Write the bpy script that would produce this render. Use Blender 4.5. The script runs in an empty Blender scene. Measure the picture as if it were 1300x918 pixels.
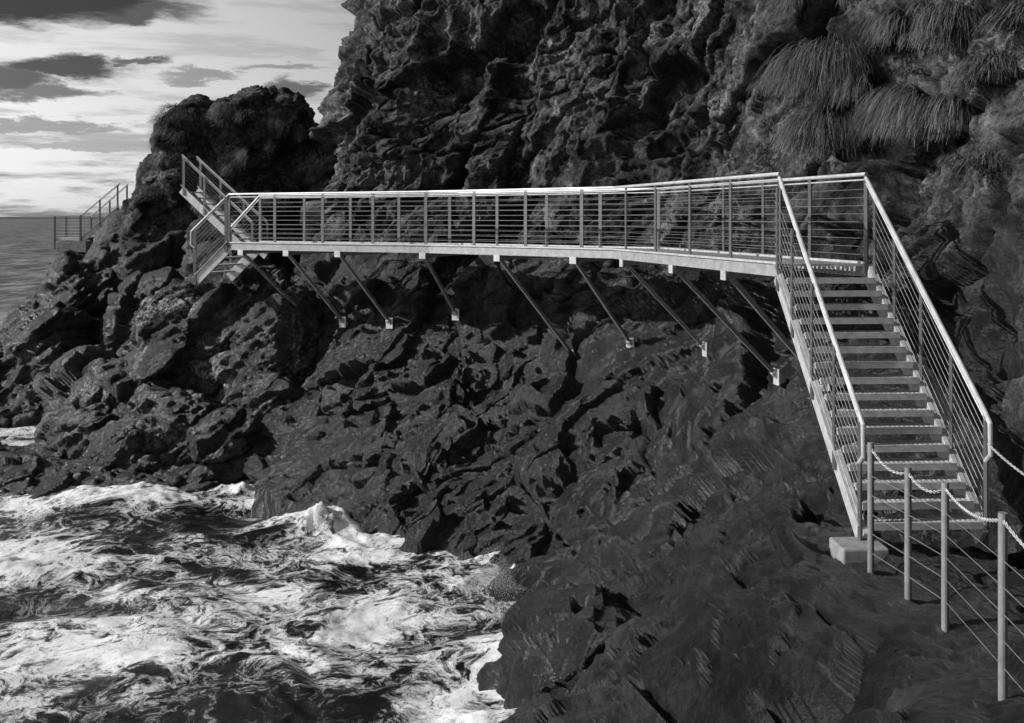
import bpy, math, random
import numpy as np
from mathutils import Vector, Matrix
from mathutils.bvhtree import BVHTree
random.seed(7); np.random.seed(7)
scene = bpy.context.scene
SEA = -6.5

# ---------------------------------------------------------------- noise
def h3(ix, iy, iz, seed):
    n = (ix*73856093) ^ (iy*19349663) ^ (iz*83492791) ^ (seed*26544357)
    n = n & 0xffffffff
    n = ((n ^ (n >> 13))*1274126177) & 0xffffffff
    n = ((n ^ (n >> 15))*2246822519) & 0xffffffff
    n = n ^ (n >> 16)
    return (n/4294967296.0)
def vnoise(P, seed=0):
    F = np.floor(P); f = P-F; I = F.astype(np.int64)
    w = f*f*f*(f*(f*6-15)+10)
    x, y, z = I[:, 0], I[:, 1], I[:, 2]
    r = 0
    for dx in (0, 1):
        wx = w[:, 0] if dx else 1-w[:, 0]
        for dy in (0, 1):
            wy = w[:, 1] if dy else 1-w[:, 1]
            for dz in (0, 1):
                wz = w[:, 2] if dz else 1-w[:, 2]
                r = r + h3(x+dx, y+dy, z+dz, seed)*wx*wy*wz
    return r*2-1
ROT = np.array(Matrix.Rotation(0.9, 3, Vector((0.3, 0.8, 0.5)).normalized()))
def fbm(P, octv=4, seed=0, gain=0.5, ridged=False):
    r = 0; a = 1.0; t = 0; Q = P.copy()
    for o in range(octv):
        n = vnoise(Q, seed+o*17)
        if ridged: n = 1-2*np.abs(n)
        r = r+a*n; t += a; a *= gain; Q = (Q*2.03) @ ROT.T+3.7
    return r/t
def worley(P, seed):
    I = np.floor(P).astype(np.int64)
    N = len(P)
    F1 = np.full(N, 9.0); F2 = np.full(N, 9.0)
    rid = np.zeros(N); C = np.zeros((N, 3))
    for dx in (-1, 0, 1):
        for dy in (-1, 0, 1):
            for dz in (-1, 0, 1):
                x, y, z = I[:, 0]+dx, I[:, 1]+dy, I[:, 2]+dz
                a = h3(x, y, z, seed)
                b = (a*7919.13) % 1.0; c = (a*104729.7) % 1.0
                cx = x+a-P[:, 0]; cy = y+b-P[:, 1]; cz = z+c-P[:, 2]
                d = np.sqrt(cx*cx+cy*cy+cz*cz)
                m = d < F1
                F2 = np.where(m, F1, np.minimum(F2, d))
                F1 = np.where(m, d, F1)
                rid = np.where(m, a, rid)
                C[m, 0] = cx[m]; C[m, 1] = cy[m]; C[m, 2] = cz[m]
    return F1, F2, rid, C
def sstep(a, b, x):
    t = np.clip((x-a)/(b-a), 0, 1); return t*t*(3-2*t)
def rock_disp(P, big=1.0):
    wv = np.stack([fbm(P*0.9+11, 4, 1), fbm(P*0.9+31, 4, 2), fbm(P*0.9+51, 4, 3)], 1)
    T = np.array(Matrix.Rotation(math.radians(34), 3, 'Y')) @ np.array(Matrix.Rotation(math.radians(16), 3, 'X'))
    disp = np.zeros(len(P)); crack = np.zeros(len(P))
    for (s, amp, tilt, cw, cd, seed, wp, ew) in (((3.6, 3.0, 2.0), .42*big, .78*big, .035, .13, 5, .28, .06), ((1.5, 1.0, .55), .14, .70, .035, .07, 9, .14, .045), ((.55, .40, .22), .055, .75, .05, .02, 13, .07, .04)):
        q = (P+wp*wv) @ T.T
        F1, F2, rid, C = worley(q/np.array(s), seed)
        t1 = (rid*917.3) % 1-.5; t2 = (rid*331.7) % 1-.5; t3 = (rid*577.1) % 1-.5
        size = (s[0]+s[2])/2
        e = sstep(0, ew, F2-F1)
        disp += ((rid-.5)*amp+tilt*size*.8*(C[:, 0]*t1+C[:, 1]*t2+C[:, 2]*t3))*(.5+.5*e)
        k = 1-sstep(0, cw, F2-F1)
        disp -= cd*k
        crack = np.maximum(crack, k*(.5 if size < .5 else .95))
    disp += .35*big*fbm(P*np.array([.38, .38, .26]), 3, 21, .5, True)
    disp += .14*fbm(P*1.1, 5, 31, .64, False)+.045*fbm(P*5.0, 4, 41, .8, False)
    return disp, crack

# ---------------------------------------------------------------- materials
def nmat(name):
    m = bpy.data.materials.new(name); m.use_nodes = True
    nt = m.node_tree; b = nt.nodes["Principled BSDF"]
    return m, nt, b
def N(nt, t, **kw):
    n = nt.nodes.new(t)
    for k, v in kw.items():
        setattr(n, k, v)
    return n
def math_n(nt, op, a, b=None, clamp=False):
    n = nt.nodes.new('ShaderNodeMath'); n.operation = op; n.use_clamp = clamp
    for i, v in enumerate((a, b)):
        if v is None: continue
        if isinstance(v, (int, float)): n.inputs[i].default_value = v
        else: nt.links.new(v, n.inputs[i])
    return n.outputs[0]
def ramp(nt, fac, stops):
    r = nt.nodes.new('ShaderNodeValToRGB'); nt.links.new(fac, r.inputs[0])
    e = r.color_ramp.elements
    while len(e) < len(stops): e.new(0.5)
    for i, (p, v) in enumerate(stops):
        e[i].position = p; e[i].color = (v, v, v, 1)
    return r.outputs[0]
def noise(nt, vec, scale, detail=6, rough=.6, dist=0):
    n = nt.nodes.new('ShaderNodeTexNoise'); n.inputs['Scale'].default_value = scale
    n.inputs['Detail'].default_value = detail; n.inputs['Roughness'].default_value = rough
    n.inputs['Distortion'].default_value = dist
    if vec is not None: nt.links.new(vec, n.inputs['Vector'])
    return n.outputs[0]
def maprange(nt, v, a, b, c=0., d=1.):
    n = nt.nodes.new('ShaderNodeMapRange'); n.interpolation_type = 'SMOOTHSTEP'
    nt.links.new(v, n.inputs[0])
    for i, x in enumerate((a, b, c, d)): n.inputs[i+1].default_value = x
    return n.outputs[0]

def rock_material(name):
    m, nt, b = nmat(name)
    geo = N(nt, 'ShaderNodeNewGeometry'); pos = geo.outputs['Position']
    al = N(nt, 'ShaderNodeAttribute', attribute_name='albedo').outputs['Fac']
    li = N(nt, 'ShaderNodeAttribute', attribute_name='lichen').outputs['Fac']
    wet = N(nt, 'ShaderNodeAttribute', attribute_name='wet').outputs['Fac']
    fine = noise(nt, pos, 8, 7, .82)
    f2 = ramp(nt, fine, [(.38, .2), (.62, 2.0)])
    col = math_n(nt, 'MULTIPLY', al, f2)
    l2 = math_n(nt, 'MULTIPLY', li, maprange(nt, fine, .48, .57))
    col = math_n(nt, 'ADD', col, math_n(nt, 'MULTIPLY', l2, .22))
    nt.links.new(col, b.inputs['Base Color'])
    nt.links.new(maprange(nt, wet, 0, 1, .85, .36), b.inputs['Roughness'])
    nt.links.new(maprange(nt, wet, 0, 1, .25, .7), b.inputs['Specular IOR Level'])
    bp = N(nt, 'ShaderNodeBump'); bp.inputs['Strength'].default_value = 1; bp.inputs['Distance'].default_value = .13
    nt.links.new(noise(nt, pos, 6, 8, .78, .1), bp.inputs['Height']); nt.links.new(bp.outputs[0], b.inputs['Normal'])
    return m
def metal_material(name, v, metallic, rough):
    m, nt, b = nmat(name)
    geo = N(nt, 'ShaderNodeNewGeometry')
    n1 = noise(nt, geo.outputs['Position'], 7, 4, .7)
    nt.links.new(ramp(nt, n1, [(.3, v*.7), (.7, v*1.15)]), b.inputs['Base Color'])
    b.inputs['Roughness'].default_value = rough
    b.inputs['Metallic'].default_value = metallic
    return m
def diffuse_material(name, a, c, scale, rough=.9):
    m, nt, b = nmat(name)
    geo = N(nt, 'ShaderNodeNewGeometry')
    nt.links.new(ramp(nt, noise(nt, geo.outputs['Position'], scale, 6, .7), [(.3, a), (.7, c)]), b.inputs['Base Color'])
    b.inputs['Roughness'].default_value = rough
    return m
M_rock = rock_material('basalt_rock')
M_steel = metal_material('galvanised_steel', .58, .25, .42)
M_edge = metal_material('channel_steel', .38, .3, .5)
M_post = metal_material('dark_grey_steel', .13, .4, .5)  # dark grey steel base tone for the railing posts
M_wire = metal_material('steel_cable', .30, .5, .4)
M_conc = diffuse_material('concrete', .14, .34, 6)
M_land = diffuse_material('distant_land', .05, .08, .01)
M_foam = diffuse_material('sea_foam', .7, .85, 9)
m, nt, b = nmat('dry_grass'); M_grass = m
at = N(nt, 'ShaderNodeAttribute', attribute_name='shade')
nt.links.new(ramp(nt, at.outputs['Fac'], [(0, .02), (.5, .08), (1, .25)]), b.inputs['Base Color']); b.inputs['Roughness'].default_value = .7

# ---------------------------------------------------------------- mesh helpers
def new_obj(name, me, mat=None, parent=None, smooth=False):
    o = bpy.data.objects.new(name, me); scene.collection.objects.link(o)
    if mat: me.materials.append(mat)
    if parent: o.parent = parent
    if smooth: me.polygons.foreach_set('use_smooth', [True]*len(me.polygons))
    return o
def empty(name):
    o = bpy.data.objects.new(name, None); scene.collection.objects.link(o); o.empty_display_size = .3; return o
def np_mesh(name, V, F):
    me = bpy.data.meshes.new(name); nf = len(F)
    me.vertices.add(len(V)); me.vertices.foreach_set('co', V.astype(np.float32).ravel())
    me.loops.add(nf*4); me.loops.foreach_set('vertex_index', F.astype(np.int32).ravel())
    me.polygons.add(nf); me.polygons.foreach_set('loop_start', np.arange(nf, dtype=np.int32)*4)
    me.update(calc_edges=True); me.validate(); return me
def grid_faces(nu, nv):
    i = np.arange(nu*nv).reshape(nu, nv)
    return np.stack([i[:-1, :-1], i[1:, :-1], i[1:, 1:], i[:-1, 1:]], -1).reshape(-1, 4)
def set_attr(me, name, arr):
    a = me.attributes.new(name, 'FLOAT', 'POINT'); a.data.foreach_set('value', arr.astype(np.float32))
def rock_attrs(me, P, crack, lich=1.0):
    big = fbm(P*.4+5, 4, 201)
    zz = P[:, 2]+1.8*big+(1.6 if lich > 1 else 0)
    dry = sstep(-2.6, .4, zz)
    med = fbm(P*1.6, 5, 211, .62)
    al = (.016+.042*dry)*np.clip(1+2.2*med, .3, 2.4)*(1-.6*crack)*(1.25 if lich > 1 else 1)
    streak = fbm(P*np.array([1.5, 1.5, .35]), 4, 231, .6)
    al = al*np.clip(1+1.3*streak, .4, 1.9)
    k = .52 if lich <= 1 else .8
    li = sstep(.12, .36, fbm(P*.9+7, 5, 221, .62)+.12*(lich-1))*(.06+k*sstep(-4.2, -1.0, zz+1.5*(lich-1)))*(1-crack)*lich
    wet = 1-dry
    set_attr(me, 'albedo', al); set_attr(me, 'lichen', li); set_attr(me, 'wet', wet)

class MB:
    def __init__(s): s.v = []; s.f = []
    def box8(s, pts):
        n = len(s.v); s.v += [tuple(p) for p in pts]
        for q in ((0, 3, 2, 1), (4, 5, 6, 7), (0, 1, 5, 4), (1, 2, 6, 5), (2, 3, 7, 6), (3, 0, 4, 7)):
            s.f.append(tuple(n+i for i in q))
    def beam(s, p, q, w, h, side=None):
        p = Vector(p); q = Vector(q); d = (q-p).normalized()
        if side is None:
            side = d.cross(Vector((0, 0, 1)))
            if side.length < 1e-3: side = Vector((1, 0, 0))
        side = Vector(side); side = (side-d*side.dot(d)).normalized(); up = side.cross(d).normalized()
        a = side*w/2; b = up*h/2
        s.box8([p-a-b, p+a-b, p+a+b, p-a+b, q-a-b, q+a-b, q+a+b, q-a+b])
    def tube(s, pts, r, seg=8):
        pts = [Vector(p) for p in pts]; n0 = len(s.v); prev = None
        for i, p in enumerate(pts):
            if i == 0: d = pts[1]-p
            elif i == len(pts)-1: d = p-pts[i-1]
            else: d = (pts[i+1]-p).normalized()+(p-pts[i-1]).normalized()
            d.normalize()
            if prev is None:
                a = d.cross(Vector((0, 0, 1)))
                if a.length < .05: a = d.cross(Vector((1, 0, 0)))
            else: a = prev-d*prev.dot(d)
            a.normalize(); prev = a; bb = d.cross(a)
            for k in range(seg):
                t = 2*math.pi*k/seg; s.v.append(tuple(p+(a*math.cos(t)+bb*math.sin(t))*r))
        for i in range(len(pts)-1):
            for k in range(seg):
                k2 = (k+1) % seg
                s.f.append((n0+i*seg+k, n0+i*seg+k2, n0+(i+1)*seg+k2, n0+(i+1)*seg+k))
        s.f.append(tuple(n0+k for k in range(seg))[::-1]); s.f.append(tuple(n0+(len(pts)-1)*seg+k for k in range(seg)))
    def obj(s, name, mat, parent=None, bevel=0):
        me = bpy.data.meshes.new(name); me.from_pydata(s.v, [], s.f); me.update()
        o = new_obj(name, me, mat, parent)
        if bevel:
            m = o.modifiers.new('b', 'BEVEL'); m.width = bevel; m.segments = 2
        return o

# ---------------------------------------------------------------- CLIFF (lofted control grid)
K = [(-.6, 44), (-4.6, 35.5), (-5.8, 30.8), (-4.3, 28.0), (-1.5, 26.2), (1.5, 24.2), (4.1, 21.2), (5.6, 17.2), (6.1, 13.6), (6.1, 10), (6.4, 6), (7.2, 1), (8.2, -6)]
NI = [(1, 0), (1, .1), (.85, .5), (.5, .85), (.45, .9), (.5, .85), (.75, .65), (.95, .3), (1, .1), (1, 0), (1, 0), (1, 0), (1, 0)]
W = [(-4, 44), (-8, 34), (-8.3, 28), (-6.4, 24.2), (-3.5, 20.9), (-1.6, 19.3), (0.1, 18.2), (.9, 16.4), (.1, 13.4), (-1.0, 10.3), (-1.5, 6), (-1.5, 1), (-1.5, -6)]
R2 = [(-2.5, 44, -3), (-6.6, 34.5, -3), (-7.2, 29.8, -3), (-4.9, 26.3, -2.7), (-1.8, 24.6, -2.9), (1.0, 22.8, -3.0), (3.1, 20.1, -3.2), (4.3, 16.9, -3.5), (3.5, 13.3, -4.1), (3.0, 10.3, -3.7), (2.8, 6.5, -3.5), (2.8, 1, -3.5), (2.8, -6, -3.5)]
RB = [(-1.5, 44, -1.8), (-5.6, 35, -1.8), (-6.3, 30.3, -1.8), (-4.8, 27.2, -1.6), (-1.7, 25.5, -1.6), (1.3, 23.6, -1.7), (3.7, 20.8, -1.9), (5.2, 17.1, -2.1), (5.7, 13.5, -3.3), (5.6, 10.2, -3.45), (5.8, 6.5, -3.3), (6, 1, -3.3), (6, -6, -3.3)]
lean4 = [.4, .5, .35, .3, .5, .7, 1.0, 1.3, 1.2, 1.2, 1, 1, 1]
lean5 = [1.5, 2.4, 2.7, 2.2, 2.0, 2.6, 3.0, 3.6, 3.6, 3.6, 3, 3, 3]
rows = []
for c in range(13):
    k = np.array(K[c]); n = np.array(NI[c])/np.linalg.norm(NI[c]); w = np.array(W[c])
    out = w-k; out = out/np.linalg.norm(out)
    col = [(*(w+out*1.5), -8.6), (*w, SEA), R2[c], RB[c], (*k, -.4 if c < 8 else -1.6), (*(k+n*lean4[c]), 3.5), (*(k+n*lean5[c]), 8), (*(k+n*(lean5[c]+3)), 12), (*(k+n*22), 15)]
    rows.append(col)
G = np.array(rows, float)
def catmull(A, counts):
    out = []
    n = len(A)
    for i in range(n-1):
        p0 = A[max(i-1, 0)]; p1 = A[i]; p2 = A[i+1]; p3 = A[min(i+2, n-1)]
        last = (i == n-2)
        for k in range(counts[i]+(1 if last else 0)):
            t = k/counts[i]
            a = .42
            m1 = (p2-p0)*a; m2 = (p3-p1)*a
            out.append((2*t**3-3*t**2+1)*p1+(t**3-2*t*t+t)*m1+(-2*t**3+3*t*t)*p2+(t**3-t*t)*m2)
    return np.array(out)
cu = [20, 50, 120, 140, 140, 155, 170, 190, 190, 160, 50, 16]
cv = [16, 200, 70, 50, 135, 110, 30, 10]
H = catmull(G, cu)
H = np.swapaxes(catmull(np.swapaxes(H, 0, 1), cv), 0, 1)
nu, nv = H.shape[:2]
du = np.gradient(H, axis=0); dv = np.gradient(H, axis=1)
nrm = np.cross(du, dv); nrm /= np.linalg.norm(nrm, axis=2, keepdims=True)+1e-9
P = H.reshape(-1, 3); Nn = nrm.reshape(-1, 3)
d, cr = rock_disp(P)
up = sstep(-1, 2, P[:, 2])
gul = fbm(P*np.array([.6, .6, .12])+9, 4, 77, .5, True)
d += up*(.65*gul-.25)
zl = P[:, 2]*1.05+.55*fbm(P*.35, 3, 89)+.12*P[:, 0]
st_ = zl-np.floor(zl)
led = sstep(0, .18, st_)*(1-st_)
d += up*.30*(led-.4)*sstep(-.15, .25, fbm(P*.3+3, 3, 91))
deckz = (1-sstep(1.2, 2.2, np.abs(P[:, 2]+.2)))
d = np.clip(d, -2, 1.5-.75*deckz)
P2 = P+Nn*d[:, None]
# trodden rock path at the foot of the stairs
zp = -3.54+(9.85-P2[:, 1])*.045
wgt = sstep(2.5, 3.3, P2[:, 0])*(1-sstep(5.0, 6.0, P2[:, 0]))*(1-sstep(10.7, 12.0, P2[:, 1]))*(1-sstep(.8, 1.6, np.abs(P2[:, 2]-zp)))
P2[:, 2] += wgt*(zp-P2[:, 2])*.80+wgt*(.12*fbm(P2*1.3, 4, 301, .62)+.05*fbm(P2*5, 4, 303, .78, False))
me = np_mesh('cliff', P2, grid_faces(nu, nv)); rock_attrs(me, P2, cr)
cliff = new_obj('rock_cliff', me, M_rock, smooth=True)
sub = P2.reshape(nu, nv, 3)[::3, ::3]
bv = BVHTree.FromPolygons([Vector(v) for v in sub.reshape(-1, 3)], [tuple(f) for f in grid_faces(sub.shape[0], sub.shape[1]).tolist()])

# ---------------------------------------------------------------- blob rocks
def blob_rock(name, blobs, voxel, big=1.0, amp=1.0, lich=1.0):
    import bmesh
    bm = bmesh.new()
    for (x, y, z, rx, ry, rz) in blobs:
        r = bmesh.ops.create_icosphere(bm, subdivisions=4, radius=1)
        M = Matrix.Translation((x, y, z)) @ Matrix.Rotation(random.uniform(-.3, .3), 4, 'Z') @ Matrix.Diagonal((rx, ry, rz, 1))
        bmesh.ops.transform(bm, matrix=M, verts=r['verts'])
    me = bpy.data.meshes.new('tmp'); bm.to_mesh(me); bm.free()
    o = bpy.data.objects.new('tmp', me); scene.collection.objects.link(o)
    md = o.modifiers.new('r', 'REMESH'); md.mode = 'VOXEL'; md.voxel_size = voxel
    s2 = o.modifiers.new('s', 'SMOOTH'); s2.factor = .5; s2.iterations = int(.5/voxel)
    dg = bpy.context.evaluated_depsgraph_get(); dg.update()
    me2 = bpy.data.meshes.new_from_object(o.evaluated_get(dg))
    bpy.data.objects.remove(o)
    n = len(me2.vertices); co = np.empty(n*3, np.float32); me2.vertices.foreach_get('co', co); co = co.reshape(-1, 3).astype(float)
    no = np.empty(n*3, np.float32); me2.vertices.foreach_get('normal', no); no = no.reshape(-1, 3)
    d, cr = rock_disp(co, big)
    co = co+no*(d*amp)[:, None]
    me2.vertices.foreach_set('co', co.astype(np.float32).ravel()); me2.update(); rock_attrs(me2, co, cr, lich)
    me2.materials.clear()
    return new_obj(name, me2, M_rock, smooth=True)
stack = blob_rock('sea_stack_rock', [
    (-9.5, 37, 0, 1.8, 2.6, 4.8), (-11.4, 36.5, 0, 1.25, 2.2, 4.5), (-10.4, 36.8, 0, 1.5, 2.2, 4.5), (-8.3, 37, 0, 1.7, 2.3, 4.6), (-7.0, 37.5, -.5, 2.4, 2.5, 4.2),
    (-12.5, 36.5, -2, 1.6, 2.6, 4.6), (-14.0, 37, -3.9, 2.2, 2.8, 4.1), (-16.2, 37, -6, 2.4, 2.8, 4.0), (-15, 35.6, -4.2, 1.5, 1.8, 3.0),
    (-11, 36, -6.5, 7, 4.5, 4), (-9.2, 33.4, -3.2, 2.0, 1.6, 4.0), (-11.5, 33.5, -5.5, 2.5, 2.2, 3.6)], .07, .65, .85)
far = blob_rock('sea_stack_rock', [(-20.6, 49, -5, 2.0, 3, 3.8), (-17.8, 49.5, -4, 2.5, 3, 4.2), (-21.8, 49.5, -7, 2.6, 3, 3.6)], .12, .6, .8)
butt = blob_rock('rock_outcrop', [
    (-8.9, 27.6, -4.6, 1.7, 1.8, 2.95), (-7.3, 27.2, -4.2, 1.7, 1.6, 2.75), (-6.3, 27.0, -4.6, 1.9, 1.9, 2.7), (-10.6, 27, -6.6, 2.2, 2.2, 2.8), (-8.5, 25.5, -6.4, 2.3, 1.7, 2.0), (-7.9, 29.6, -4, 1.6, 1.8, 2.7)], .055, .7, .85, 1.8)
pen = blob_rock('low_shore_rock', [(-11.5, 25.2, -7.1, 4.5, 2.3, 1.15), (-14, 25.8, -7.2, 4, 2.2, 1.2), (-9.3, 24.3, -7.0, 3.0, 1.2, 1.0)], .06, .4, .7)
left = blob_rock('shore_boulder', [(-15.3, 32.8, -6, 2.0, 1.7, 3.0), (-17, 32.8, -6.4, 2.4, 1.8, 2.6), (-13.2, 32.2, -6.8, 2.2, 1.6, 2.0), (-19, 34, -6.4, 2.4, 1.8, 2.4)], .07, .6, .85)
fg = blob_rock('wave_washed_rock', [(.5, 13.9, -6.6, .9, 1.0, .9), (1.2, 13.6, -6.3, 1.4, 1.4, 1.1), (1.2, 17.3, -6.6, .75, .5, .45), (-2.8, 21.3, -6.6, .8, .8, .8)], .045, .4, .7)

# ---------------------------------------------------------------- SEA
def axis(a, b, step, lo, hi):
    m = list(np.arange(a, b, step)); s = step; x = a
    L = []
    while x > lo: s *= 1.2; x -= s; L.append(x)
    s = step; x = m[-1]; Rr = []
    while x < hi: s *= 1.06 if x < 400 and hi == 9000 else 1.2; x += s; Rr.append(x)
    return np.array(L[::-1]+m+Rr)
xs = axis(-19, 3, .05, -7000, 7000); ys = axis(11.5, 33, .05, -300, 9000)
X, Y = np.meshgrid(xs, ys, indexing='ij')
Pq = np.stack([X.ravel(), Y.ravel(), np.zeros(X.size)], 1)
wl = []
for i in range(1, 9):
    a = np.array(W[i]); b2 = np.array(W[i+1])
    for t in np.linspace(0, 1, 6): wl.append(a*(1-t)+b2*t)
wl += [(-12.5, 22.9), (-10.5, 22.7), (-8.5, 23), (-15, 23.2)]
dist = np.full(len(Pq), 99.)
for w in wl: dist = np.minimum(dist, np.hypot(Pq[:, 0]-w[0], Pq[:, 1]-w[1]))
dist += .6*fbm(Pq*.9, 2, 3)
dense = (Pq[:, 0] > -40) & (Pq[:, 0] < 10) & (Pq[:, 1] > 5) & (Pq[:, 1] < 60)
wrp = Pq+.9*np.stack([vnoise(Pq*.5, 5), vnoise(Pq*.5+9, 6), 0*Pq[:, 0]], 1)
wav = .20*fbm(wrp*np.array([.35, .6, 1]), 3, 60)+.09*fbm(wrp*np.array([.9, 1.5, 1]), 4, 61, .55, False)+.015*fbm(wrp*4, 3, 63, .5)
near = 1-sstep(.0, 1.7, dist)
z = wav+near*(.20*np.maximum(0, fbm(Pq*.8, 3, 70)+.4)+.08*fbm(Pq*2.4, 4, 71, .6))
for (cx, cy, hh, rr) in ((-3.9, 20.6, .42, .55), (.1, 17.5, .5, .45), (-6.4, 23.5, .25, .5), (.5, 15.9, .3, .4), (-10, 18.5, .12, 1.2)):
    g = np.exp(-((Pq[:, 0]-cx)**2+(Pq[:, 1]-cy)**2*1.6)/(rr*rr)); z += g*hh*(.6+.9*fbm(Pq*3.5, 4, 90, .6)); near = np.maximum(near, g)
z *= dense*(1-sstep(33, 50, Pq[:, 1]))
dens = .52*near+.60*fbm(Pq*.32+2, 3, 81)+.42*fbm(wrp*np.array([.6, 1.5, 1]), 3, 83)+.42*(1-sstep(0, 4.5, np.hypot(Pq[:, 0]+8.0, (Pq[:, 1]-14.4)*1.6)))+.05
dens = np.where(Pq[:, 1] > 34, dens-(Pq[:, 1]-34)*.05, dens)
V = Pq.copy(); V[:, 2] = SEA+z
me = np_mesh('sea', V, grid_faces(len(xs), len(ys))); set_attr(me, 'foam', np.clip(dens, -1, 2))
m, nt, b = nmat('sea_water')
geo = N(nt, 'ShaderNodeNewGeometry'); pos = geo.outputs['Position']
wn = N(nt, 'ShaderNodeTexNoise'); wn.inputs['Scale'].default_value = .6; wn.inputs['Detail'].default_value = 4; nt.links.new(pos, wn.inputs['Vector'])
vm = N(nt, 'ShaderNodeVectorMath', operation='MULTIPLY_ADD'); vm.inputs[1].default_value = (2.4, 2.0, 0)
nt.links.new(wn.outputs['Color'], vm.inputs[0]); nt.links.new(pos, vm.inputs[2])
n1 = noise(nt, vm.outputs[0], 1.4, 7, .66, .5)
rid = math_n(nt, 'SUBTRACT', 1, math_n(nt, 'MULTIPLY', math_n(nt, 'ABSOLUTE', math_n(nt, 'SUBTRACT', n1, .5)), 9))
n2 = noise(nt, vm.outputs[0], 5.0, 7, .72, .3)
rid2 = math_n(nt, 'SUBTRACT', 1, math_n(nt, 'MULTIPLY', math_n(nt, 'ABSOLUTE', math_n(nt, 'SUBTRACT', n2, .5)), 7))
at = N(nt, 'ShaderNodeAttribute', attribute_name='foam')
s = math_n(nt, 'ADD', math_n(nt, 'MULTIPLY', rid, .46), math_n(nt, 'MULTIPLY', rid2, .42))
s = math_n(nt, 'ADD', s, at.outputs['Fac'])
foam = maprange(nt, s, .20, 1.08)
foam = math_n(nt, 'MULTIPLY', foam, maprange(nt, noise(nt, pos, 14, 5, .8), .3, .6, .65, 1))
sep = N(nt, 'ShaderNodeSeparateXYZ'); nt.links.new(pos, sep.inputs[0])
foam = math_n(nt, 'MULTIPLY', foam, maprange(nt, sep.outputs[1], 36, 60, 1, 0))
vf = N(nt, 'ShaderNodeVectorMath', operation='MULTIPLY'); vf.inputs[1].default_value = (.45, .16, 1); nt.links.new(pos, vf.inputs[0])
nf = noise(nt, vf.outputs[0], 1.0, 8, .72, .2)
glint_caps = math_n(nt, 'MULTIPLY', maprange(nt, nf, .42, .66), maprange(nt, sep.outputs[1], 36, 60, 0, .30))  # far ripple glints painted into the base colour, together with whitecap streaks
nt.links.new(math_n(nt, 'ADD', maprange(nt, foam, 0, 1, .008, .85), glint_caps), b.inputs['Base Color'])
nt.links.new(math_n(nt, 'MAXIMUM', maprange(nt, foam, 0, .35, .3, .95), maprange(nt, sep.outputs[1], 40, 90, 0, .45)), b.inputs['Roughness'])
b.inputs['IOR'].default_value = 1.33
nt.links.new(maprange(nt, foam, 0, .5, .5, .1), b.inputs['Specular IOR Level'])
bp = N(nt, 'ShaderNodeBump'); bp.inputs['Strength'].default_value = .6; bp.inputs['Distance'].default_value = .05
vs = N(nt, 'ShaderNodeVectorMath', operation='MULTIPLY'); vs.inputs[1].default_value = (.6, 1.0, 1); nt.links.new(pos, vs.inputs[0])
hh = noise(nt, vs.outputs[0], 3.0, 6, .62, .2)
farb = math_n(nt, 'MULTIPLY', nf, maprange(nt, sep.outputs[1], 35, 90, 0, 70))
nt.links.new(math_n(nt, 'ADD', hh, farb), bp.inputs['Height']); nt.links.new(bp.outputs[0], b.inputs['Normal'])
sea = new_obj('sea', me, m, smooth=True)

mb = MB()
def spray(cx, cy, n, sp, hgt):
    for _ in range(n):
        a = random.gauss(0, sp); c = random.gauss(0, sp*.6); h = abs(random.gauss(0, hgt))*math.exp(-(a*a+c*c)/(sp*sp)); r = random.uniform(.003, .008)
        p = Vector((cx+a, cy+c, SEA+.2+h))
        n0 = len(mb.v)
        mb.v += [tuple(p+Vector(q)*r) for q in ((1, 0, -.5), (-.5, .9, -.5), (-.5, -.9, -.5), (0, 0, 1))]
        mb.f += [(n0, n0+2, n0+1), (n0, n0+1, n0+3), (n0+1, n0+2, n0+3), (n0+2, n0, n0+3)]
for q in ((-3.9, 20.4, 3500, .28, .45), (-.3, 17.0, 4500, .26, .45), (0, 15.7, 1200, .22, .2)): spray(*q)
mb.obj('sea_spray', M_foam)

# distant land
n = 120; V = []
for i in range(n):
    x = -5200+i*60; hh = 9*max(0, .35+.6*float(fbm(np.array([[i*.09, 2., 1.]]), 3, 4)[0]))*(1 if i < 80 else .3)+4
    V += [(x, 6000, SEA-2), (x, 6050, SEA+hh*2.2), (x, 6600, SEA-2)]
F = []
for i in range(n-1): F += [(3*i, 3*i+3, 3*i+4, 3*i+1), (3*i+1, 3*i+4, 3*i+5, 3*i+2)]
me = bpy.data.meshes.new('headland'); me.from_pydata(V, [], F); new_obj('distant_headland', me, M_land)

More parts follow.
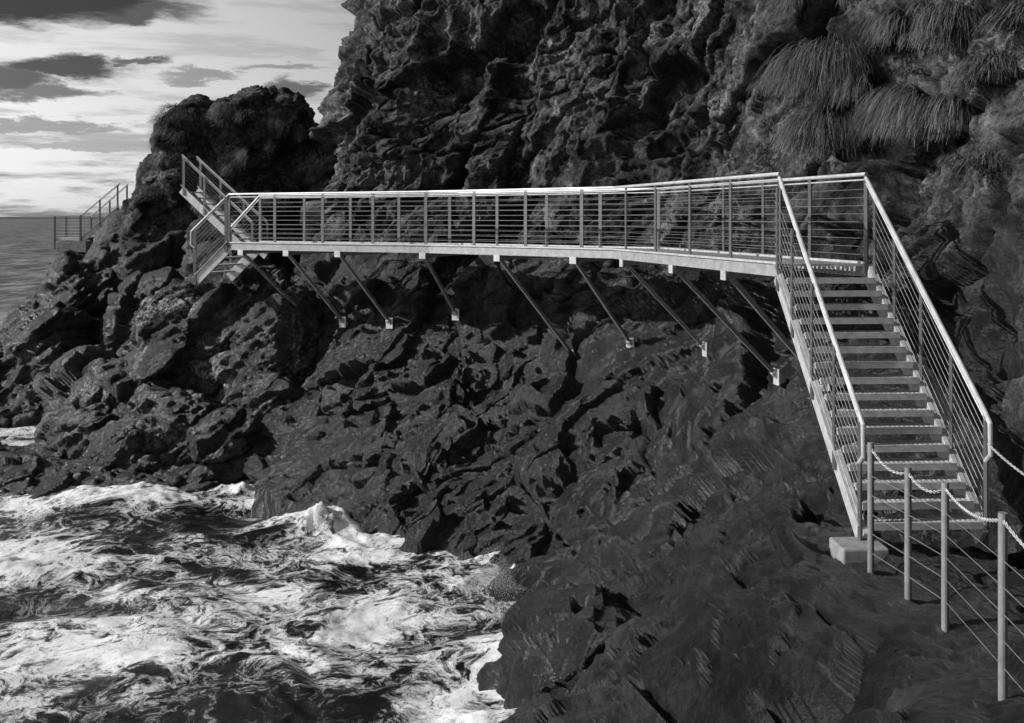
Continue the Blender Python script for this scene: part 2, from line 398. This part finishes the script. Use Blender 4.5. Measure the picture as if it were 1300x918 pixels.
# ---------------------------------------------------------------- FOOTBRIDGE
DZ = -.62; RH = 1.22
A = Vector((-7.1, 25.0)); B = Vector((-1.87, 22.6)); C = Vector((2.0, 19.6)); D = Vector((3.63, 13.5))
pl = [A, B, C, D]; Wd = 1.2
def nrm2(d): d = d.normalized(); return Vector((-d.y, d.x))
ns = [nrm2(pl[i+1]-pl[i]) for i in range(3)]
inn = []
for i, p in enumerate(pl):
    if i == 0: nn = ns[0]; k = 1
    elif i == 3: nn = Vector((.998, .06)); k = 1
    else:
        nn = (ns[i-1]+ns[i]).normalized(); k = 1/nn.dot(ns[i])
    inn.append(p+nn*Wd*k)
def v3(p, z): return Vector((p.x, p.y, z))
bridge = empty('footbridge')
edge = MB(); lip = MB(); deck = MB(); beams = MB(); posts = MB(); rails = MB(); wires = MB()
for i in range(3):
    for L, sgn in ((pl, -1), (inn, 1)):
        n_ = ns[i]
        edge.beam(v3(L[i], DZ-.09), v3(L[i+1], DZ-.09), .05, .17)
        edge.beam(v3(L[i]+n_*.03*sgn, DZ-.165), v3(L[i+1]+n_*.03*sgn, DZ-.165), .04, .015)
        lip.beam(v3(L[i]+n_*.012*sgn, DZ+.012), v3(L[i+1]+n_*.012*sgn, DZ+.012), .09, .03)
    a0, a1, b0, b1 = pl[i], pl[i+1], inn[i], inn[i+1]
    m_ = int((a1-a0).length/.1)
    for k in range(m_):
        t = (k+.5)/m_; deck.beam(v3(a0.lerp(a1, t), DZ-.02), v3(b0.lerp(b1, t), DZ-.02), .055, .03)
    for k in range(1, 6):
        t = k/6; deck.beam(v3(a0.lerp(b0, t), DZ-.055), v3(a1.lerp(b1, t), DZ-.055), .04, .035)
def path_pts(L, step):
    out = []; tot = sum((L[i+1]-L[i]).length for i in range(len(L)-1)); n = round(tot/step)
    for k in range(n+1):
        s_ = tot*k/n; i = 0
        while i < len(L)-2 and s_ > (L[i+1]-L[i]).length: s_ -= (L[i+1]-L[i]).length; i += 1
        out.append((L[i].lerp(L[i+1], min(1, s_/(L[i+1]-L[i]).length)), i))
    return out
for L in (pl, inn):
    for p, i in path_pts(L, 1.38):
        dd = (L[i+1]-L[i]).normalized()
        posts.beam(v3(p, DZ-.14), v3(p, DZ+RH-.03), .08, .02, side=(dd.x, dd.y, 0))
    top = [v3(p, DZ+RH) for p in L]
    rails.tube(top, .027, 10)
    rails.tube([p-Vector((0, 0, .075)) for p in top], .012, 6)
    for k in range(9): wires.tube([v3(p, DZ+.12+k*.112) for p in L], .0036, 5)
deck.obj('deck_grating', M_steel, bridge); edge.obj('edge_beams', M_edge, bridge); lip.obj('toe_plates', M_steel, bridge)
feet = MB()
for (seg, t, dn, dz, al) in ((0, .08, 1.6, 1.5, .5), (0, .32, 1.7, 1.75, .4), (0, .58, 1.8, 1.9, .4), (0, .98, 1.9, 1.8, 0), (1, .42, 2.0, 2.1, .4), (1, .82, 2.2, 2.3, .3), (2, .12, 2.3, 2.4, .2), (2, .48, 2.4, 2.4, .1), (2, .78, 2.2, 2.4, .1)):
    p = pl[seg].lerp(pl[seg+1], t); n_ = ns[seg]; dd = (pl[seg+1]-pl[seg]).normalized()
    q = p+n_*(Wd)
    beams.beam(v3(p-n_*.12, DZ-.225), v3(q+n_*.9, DZ-.225), .08, .1)
    feet.beam(v3(p-n_*.14, DZ-.23), v3(p-n_*.118, DZ-.23), .16, .14)
    s0 = v3(p, DZ-.28); s1 = v3(p+n_*dn+dd*al, DZ-.28-dz); dr = (s1-s0).normalized()
    hit = bv.ray_cast(s0, dr, 6)
    if hit[0] is not None: s1 = hit[0]+dr*.05
    beams.beam(s0, s1, .065, .065)
    e = s1-dr*.2
    feet.beam(e-Vector((0, 0, .16)), e+Vector((0, 0, .12)), .19, .03, side=(dd.x, dd.y, 0))
    feet.beam(e-dr*.1, e+dr*.16, .1, .1)
beams.obj('struts', metal_material('strut_steel', .26, .3, .5), bridge); feet.obj('anchor_plates', M_steel, bridge)
posts.obj('railing_posts', M_post, bridge); rails.obj('handrails', M_steel, bridge); wires.obj('railing_cables', M_wire, bridge)

# ---------------------------------------------------------------- staircases
def staircase(name, tl, tr, bl, br, n, rail=(True, True), posts_n=4, hook=False, treaddepth=.25, rh=RH, fine=True):
    root = empty(name); st = MB(); tr_ = MB(); po = MB(); ra = MB(); wi = MB()
    tl, tr, bl, br = map(Vector, (tl, tr, bl, br))
    run = (bl-tl); run2 = Vector((run.x, run.y, 0)).normalized(); side = (tr-tl).normalized()
    for a, b_, sg in ((tl, bl, -1), (tr, br, 1)):
        o = side*sg*.03
        st.beam(a+o-Vector((0, 0, .10)), b_+o-Vector((0, 0, .10)), .05, .25)
        st.beam(a+o*1.9+Vector((0, 0, .045)), b_+o*1.9+Vector((0, 0, .045)), .075, .018)
    for k in range(n):
        t = (k+1)/(n+.4)
        a = tl.lerp(bl, t); b_ = tr.lerp(br, t)
        if fine:
            tr_.beam(a+run2*treaddepth/2, b_+run2*treaddepth/2, .03, .075)
            tr_.beam(a-run2*treaddepth/2, b_-run2*treaddepth/2, .012, .045)
            for j in range(6):
                o = run2*(treaddepth*(-.36+.14*j)); tr_.beam(a+o, b_+o, .028, .022)
            w_ = (b_-a).length; mm = int(w_/.055)
            for j in range(mm):
                c = a.lerp(b_, (j+.5)/mm); tr_.beam(c-run2*treaddepth*.47+Vector((0, 0, .004)), c+run2*treaddepth*.47+Vector((0, 0, .004)), .032, .026)
        else:
            tr_.beam(a, b_, treaddepth, .035)
    for a, b_, sg, on in ((tl, bl, -1, rail[0]), (tr, br, 1, rail[1])):
        if not on: continue
        o = side*sg*.07; a = a+o; b_ = b_+o
        up = Vector((0, 0, rh))
        pts = [a-o+up, b_+up]
        if hook: pts += [b_+up+run2*.09-Vector((0, 0, .09)), b_+up+run2*.10-Vector((0, 0, .42)), b_+up-Vector((0, 0, .5))]
        ra.tube(pts, .027, 10)
        ra.tube([a-o+up-Vector((0, 0, .075)), b_+up-Vector((0, 0, .075))], .012, 6)
        for k in range(posts_n):
            t = (k+.0)/(posts_n-1)
            if k == 0: t = .04
            p = a.lerp(b_, t); po.beam(p-Vector((0, 0, .2)), p+up-Vector((0, 0, .03)), .08, .02, side=run2)
        for k in range(9):
            h_ = Vector((0, 0, .12+k*.112)); wi.tube([a+h_, b_+h_], .0036, 5)
    st.obj('stringers', M_steel, root); tr_.obj('treads', M_steel, root); po.obj('posts', M_post, root); ra.obj('handrails', M_steel, root)
    wi.obj('cables', M_wire, root)
    return root
TL = v3(D, DZ-.05); TR = v3(inn[3], DZ-.05)
BL = Vector((3.72, 10.45, -3.28)); BR = Vector((4.93, 10.5, -3.28))
staircase('metal_staircase', TL, TR, BL, BR, 16, hook=True, posts_n=5, treaddepth=.29)
f = MB(); f.beam((3.36, 10.33, -3.55), (3.84, 10.35, -3.55), .42, .36); f.obj('concrete_footing', M_conc, bevel=.02)
dA = -(B-A).normalized(); nA = ns[0]
fl = v3(A, DZ); fr = v3(inn[0], DZ)
off = Vector((dA.x*.95, dA.y*.95-.25, -.85))
staircase('metal_staircase', fl, fr, fl+off, fr+off, 4, posts_n=2, hook=True, fine=False, rh=RH)
staircase('metal_staircase', (-10.4, 31.4, 1.0), (-10.2, 32.2, 1.0), (-8.0, 30.8, -1.1), (-7.8, 31.6, -1.1), 11, posts_n=4, fine=False, rh=1.0)
plat = empty('viewing_platform'); mbp = MB(); mbr = MB(); mbq = MB()
zf = -.98
c = [Vector((-21.4, 46.6, zf)), Vector((-20.2, 46.6, zf)), Vector((-20.2, 47.8, zf)), Vector((-21.4, 47.8, zf))]
mbp.beam((-21.4, 47.2, zf), (-20.2, 47.2, zf), 1.2, .12)
for q in c: mbq.beam(q-Vector((0, 0, .5)), q+Vector((0, 0, 1.05)), .07, .07)
up = Vector((0, 0, 1.1)); mbr.tube([c[1]+up, c[0]+up, c[3]+up, c[2]+up], .04, 8)
for k in range(6):
    h_ = Vector((0, 0, .15+k*.15)); mbr.tube([c[1]+h_, c[0]+h_, c[3]+h_, c[2]+h_], .009, 5)
mbp.obj('floor', M_steel, plat); mbq.obj('posts', M_post, plat); mbr.obj('handrails', M_steel, plat)
f = MB(); f.beam((-21.3, 47.0, -1.35), (-19.9, 47.0, -1.35), 1.0, .5); f.obj('concrete_footing', M_conc, bevel=.02)
staircase('metal_staircase', (-18.4, 46.7, .55), (-18.4, 47.7, .55), (-20.2, 46.7, zf), (-20.2, 47.7, zf), 9, posts_n=3, fine=False, rh=1.1)

# ---------------------------------------------------------------- CHAIN FENCE
fence = empty('chain_fence'); fp = MB(); ch = MB(); fw = MB()
PP = [(3.55, 9.85, -3.46), (3.66, 9.2, -3.46), (3.72, 8.55, -3.44), (3.5, 7.1, -3.35), (3.3, 5.6, -3.3), (3.1, 4.2, -3.25)]
HH = [1.24, 1.16, 1.17, 1.25, 1.25, 1.25]
tops = []
for (x, y, z), h_ in zip(PP, HH):
    hit = bv.ray_cast(Vector((x, y, z+1)), Vector((0, 0, -1)), 4); zb = hit[0].z if hit[0] else z
    fp.tube([(x, y, zb-.12), (x, y, z+h_-.01), (x, y, z+h_)], .032, 14)
    tops.append(Vector((x, y, z+h_)))
def link(c, d, side, L=.024, wd=.0115, r=.0042):
    n0 = len(ch.v); up2 = d.cross(side).normalized(); seg = 10; rs = 5
    for i in range(seg):
        t = 2*math.pi*i/seg; ce = c+d*math.cos(t)*L+side*math.sin(t)*wd; ra_ = (d*math.cos(t)*.6+side*math.sin(t)).normalized()
        for j in range(rs):
            s_ = 2*math.pi*j/rs; ch.v.append(tuple(ce+(ra_*math.cos(s_)+up2*math.sin(s_))*r))
    for i in range(seg):
        for j in range(rs):
            a = n0+i*rs+j; b_ = n0+i*rs+(j+1) % rs; c2 = n0+((i+1) % seg)*rs+(j+1) % rs; d2 = n0+((i+1) % seg)*rs+j
            ch.f.append((a, d2, c2, b_))
def chain(p, q, sag):
    L = (q-p).length*1.15; n = max(4, int(L/.037))
    for i in range(n):
        t = (i+.5)/n; c = p.lerp(q, t)-Vector((0, 0, sag*4*t*(1-t)))
        d = ((q-p)-Vector((0, 0, sag*4*(1-2*t)))).normalized()
        s1 = d.cross(Vector((0, 0, 1))).normalized(); s2 = d.cross(s1)
        link(c, d, s1 if i % 2 else s2)
for i in range(len(tops)-1):
    chain(tops[i]-Vector((0, 0, .05)), tops[i+1]-Vector((0, 0, .05)), .09)
chain(Vector((4.95, 10.35, -2.35)), Vector((5.0, 7.0, -2.1)), .28)
for k in range(5):
    hb = .15+k*.19
    fw.tube([Vector(p)+Vector((0, 0, hb)) for p in PP], .0038, 5)
fp.tube([(5.0, 7.0, -3.6), (5.0, 7.0, -2.08), (5.0, 7.0, -2.07)], .034, 12)
fp.obj('posts', metal_material('post_steel', .34, .4, .4), fence); ch.obj('chain', M_steel, fence); fw.obj('wires', M_wire, fence)

# ---------------------------------------------------------------- GRASS
def grass(name, tufts):
    V = []; F = []; S = []
    for (x, y, z, rad, ln, n) in tufts:
        hit = bv.find_nearest(Vector((x, y, z)))
        c = hit[0]; no = hit[1]
        if no.dot(Vector((-1, -1, 0))) < 0: no = -no
        no = (no+Vector((-.4, -.5, .3))).normalized()
        t1 = no.cross(Vector((0, 0, 1))).normalized(); t2 = t1.cross(no).normalized()
        if t2.z < 0: t2 = -t2
        wind = Vector((-.35+random.gauss(0, .15), -.1, 0))
        for _ in range(n):
            a = random.uniform(0, 2*math.pi); r = rad*math.sqrt(random.random())
            p = c-no*.08+t1*math.cos(a)*r*1.15+t2*math.sin(a)*r*.6+no*.25*math.sqrt(max(0, 1-(r/rad)**2))*rad/.4
            l = ln*random.uniform(.4, 1.15); vel = (no*random.uniform(.35, .8)+wind+Vector((0, 0, random.uniform(.1, .8)))+t1*(math.cos(a)*.45+random.gauss(0, .22))).normalized()
            w = random.uniform(.004, .008); sh = random.random()**1.4; n0 = len(V); sg = 6
            sd = vel.cross(Vector((0, 0, 1)))
            sd = sd.normalized() if sd.length > .01 else t1
            for k in range(sg+1):
                ww = w*(1-k/sg)+.001
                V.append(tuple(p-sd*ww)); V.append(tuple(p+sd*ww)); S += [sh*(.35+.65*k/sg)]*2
                p = p+vel*l/sg; vel = (vel+Vector((0, 0, -.40))+Vector((random.gauss(0, .07), random.gauss(0, .07), 0))).normalized()
                if k < sg: F.append((n0+2*k, n0+2*k+1, n0+2*k+3, n0+2*k+2))
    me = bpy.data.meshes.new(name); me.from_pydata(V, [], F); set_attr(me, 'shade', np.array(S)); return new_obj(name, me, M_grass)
T = [(5.2, 17.8, 2.7, .5, 1.05, 3600), (5.8, 17.0, 2.2, .3, .8, 1500), (5.1, 17.6, 1.2, .42, .85, 2800), (6.0, 15.6, 1.75, .42, .8, 2600), (6.2, 14.4, 1.35, .32, .6, 1700), (6.2, 14.8, 3.0, .36, .6, 1500), (6.3, 13.2, 2.1, .26, .5, 1000), (5.9, 16.4, 3.3, .36, .6, 1300), (6.3, 13.0, 2.9, .3, .5, 900), (4.9, 18.7, 3.9, .3, .6, 900)]
for _ in range(40):
    y = random.uniform(12, 21); T.append((5.9+random.uniform(-.3, .4)-max(0, y-18)*.5, y, random.uniform(.8, 4.5), random.uniform(.08, .22), random.uniform(.2, .4), 170))
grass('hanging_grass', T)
dg = bpy.context.evaluated_depsgraph_get(); dg.update()
bv = BVHTree.FromObject(stack, dg)
T = []
for _ in range(44): T.append((random.uniform(-12.6, -7.0), 33.2, random.uniform(.6, 4.6), random.uniform(.3, .5), random.uniform(.4, .6), 380))
grass('stack_grass', T)

# ---------------------------------------------------------------- LIGHT + SKY
ts = Vector((-.86, -.13, .45)).normalized()
el = math.asin(ts.z); rot = math.atan2(ts.x, ts.y)
sl = bpy.data.lights.new('sun', 'SUN'); sl.energy = 4.5; sl.angle = math.radians(.5); sl.color = (1, 1, 1)
so = bpy.data.objects.new('sun', sl); scene.collection.objects.link(so); so.rotation_euler = ts.to_track_quat('Z', 'Y').to_euler(); so.location = (-30, -10, 25)
world = bpy.data.worlds.new('World'); scene.world = world; world.use_nodes = True
nt = world.node_tree; bg = nt.nodes['Background']
sky = N(nt, 'ShaderNodeTexSky', sky_type='NISHITA'); sky.sun_disc = False; sky.sun_elevation = el; sky.sun_rotation = rot
bw = N(nt, 'ShaderNodeRGBToBW'); nt.links.new(sky.outputs[0], bw.inputs[0])
tc = N(nt, 'ShaderNodeTexCoord'); gen_ = tc.outputs['Generated']; sp = N(nt, 'ShaderNodeSeparateXYZ'); nt.links.new(gen_, sp.inputs[0])
dp = N(nt, 'ShaderNodeVectorMath', operation='DOT_PRODUCT'); nt.links.new(gen_, dp.inputs[0]); dp.inputs[1].default_value = Vector((-.62, .78, .10)).normalized()
glow = math_n(nt, 'POWER', math_n(nt, 'MAXIMUM', dp.outputs['Value'], 0), 7)
ay = math_n(nt, 'ADD', math_n(nt, 'ABSOLUTE', sp.outputs[1]), .05)
u = math_n(nt, 'DIVIDE', sp.outputs[0], ay); v = math_n(nt, 'DIVIDE', sp.outputs[2], ay)
vs = N(nt, 'ShaderNodeVectorMath', operation='MULTIPLY'); vs.inputs[1].default_value = (1, 1, 4.0); nt.links.new(gen_, vs.inputs[0])
na = noise(nt, vs.outputs[0], 11, 6, .62, .2); nb = noise(nt, vs.outputs[0], 26, 6, .62)
un = math_n(nt, 'ADD', u, math_n(nt, 'MULTIPLY', math_n(nt, 'SUBTRACT', nb, .5), .09))
vn = math_n(nt, 'ADD', v, math_n(nt, 'ADD', math_n(nt, 'MULTIPLY', math_n(nt, 'SUBTRACT', na, .5), .045), math_n(nt, 'MULTIPLY', math_n(nt, 'SUBTRACT', nb, .5), .02)))
mask = None
for (cu_, cvv, ru, rv, s_) in ((-.455, .206, .15, .026, 1), (-.38, .197, .09, .013, .9), (-.43, .143, .065, .012, .95), (-.355, .151, .028, .006, .85), (-.49, .130, .05, .016, .9), (-.44, .118, .06, .010, .8), (-.30, .138, .04, .006, .55), (-.21, .125, .03, .009, .8), (-.47, .088, .12, .006, .6), (-.42, .07, .12, .005, .5), (-.22, .145, .04, .006, .5)):
    a = math_n(nt, 'DIVIDE', math_n(nt, 'SUBTRACT', un, cu_), ru); b_ = math_n(nt, 'DIVIDE', math_n(nt, 'SUBTRACT', vn, cvv), rv)
    r2 = math_n(nt, 'ADD', math_n(nt, 'MULTIPLY', a, a), math_n(nt, 'MULTIPLY', b_, b_))
    e = math_n(nt, 'MULTIPLY', maprange(nt, r2, .3, 1.5, 1, 0), s_)
    mask = e if mask is None else math_n(nt, 'MAXIMUM', mask, e)
vs2 = N(nt, 'ShaderNodeVectorMath', operation='MULTIPLY'); vs2.inputs[1].default_value = (1, 1, 9); nt.links.new(gen_, vs2.inputs[0])
nc = noise(nt, vs2.outputs[0], 7, 6, .62, .2)
gen = math_n(nt, 'MULTIPLY', maprange(nt, nc, .47, .64), maprange(nt, sp.outputs[2], .0, .14, .75, .25))
mask = math_n(nt, 'MAXIMUM', mask, gen)
shade = math_n(nt, 'SUBTRACT', 1, math_n(nt, 'MULTIPLY', mask, .92))
lum = math_n(nt, 'ADD', math_n(nt, 'MULTIPLY', bw.outputs[0], .75), math_n(nt, 'MULTIPLY', glow, 5.2))
col = math_n(nt, 'MULTIPLY', lum, shade)
nt.links.new(col, bg.inputs['Color']); bg.inputs['Strength'].default_value = .11

# ---------------------------------------------------------------- CAMERA
cd = bpy.data.cameras.new('camera'); cam = bpy.data.objects.new('camera', cd); scene.collection.objects.link(cam)
cam.location = (0, 0, 0); cam.rotation_euler = (math.radians(90), 0, 0)
cd.lens = 35; cd.sensor_width = 36; cd.shift_y = -182/1300; cd.clip_end = 20000; cd.clip_start = .1
scene.camera = cam
scene.view_settings.view_transform = 'Standard'; scene.view_settings.look = 'None'; scene.view_settings.exposure = 0
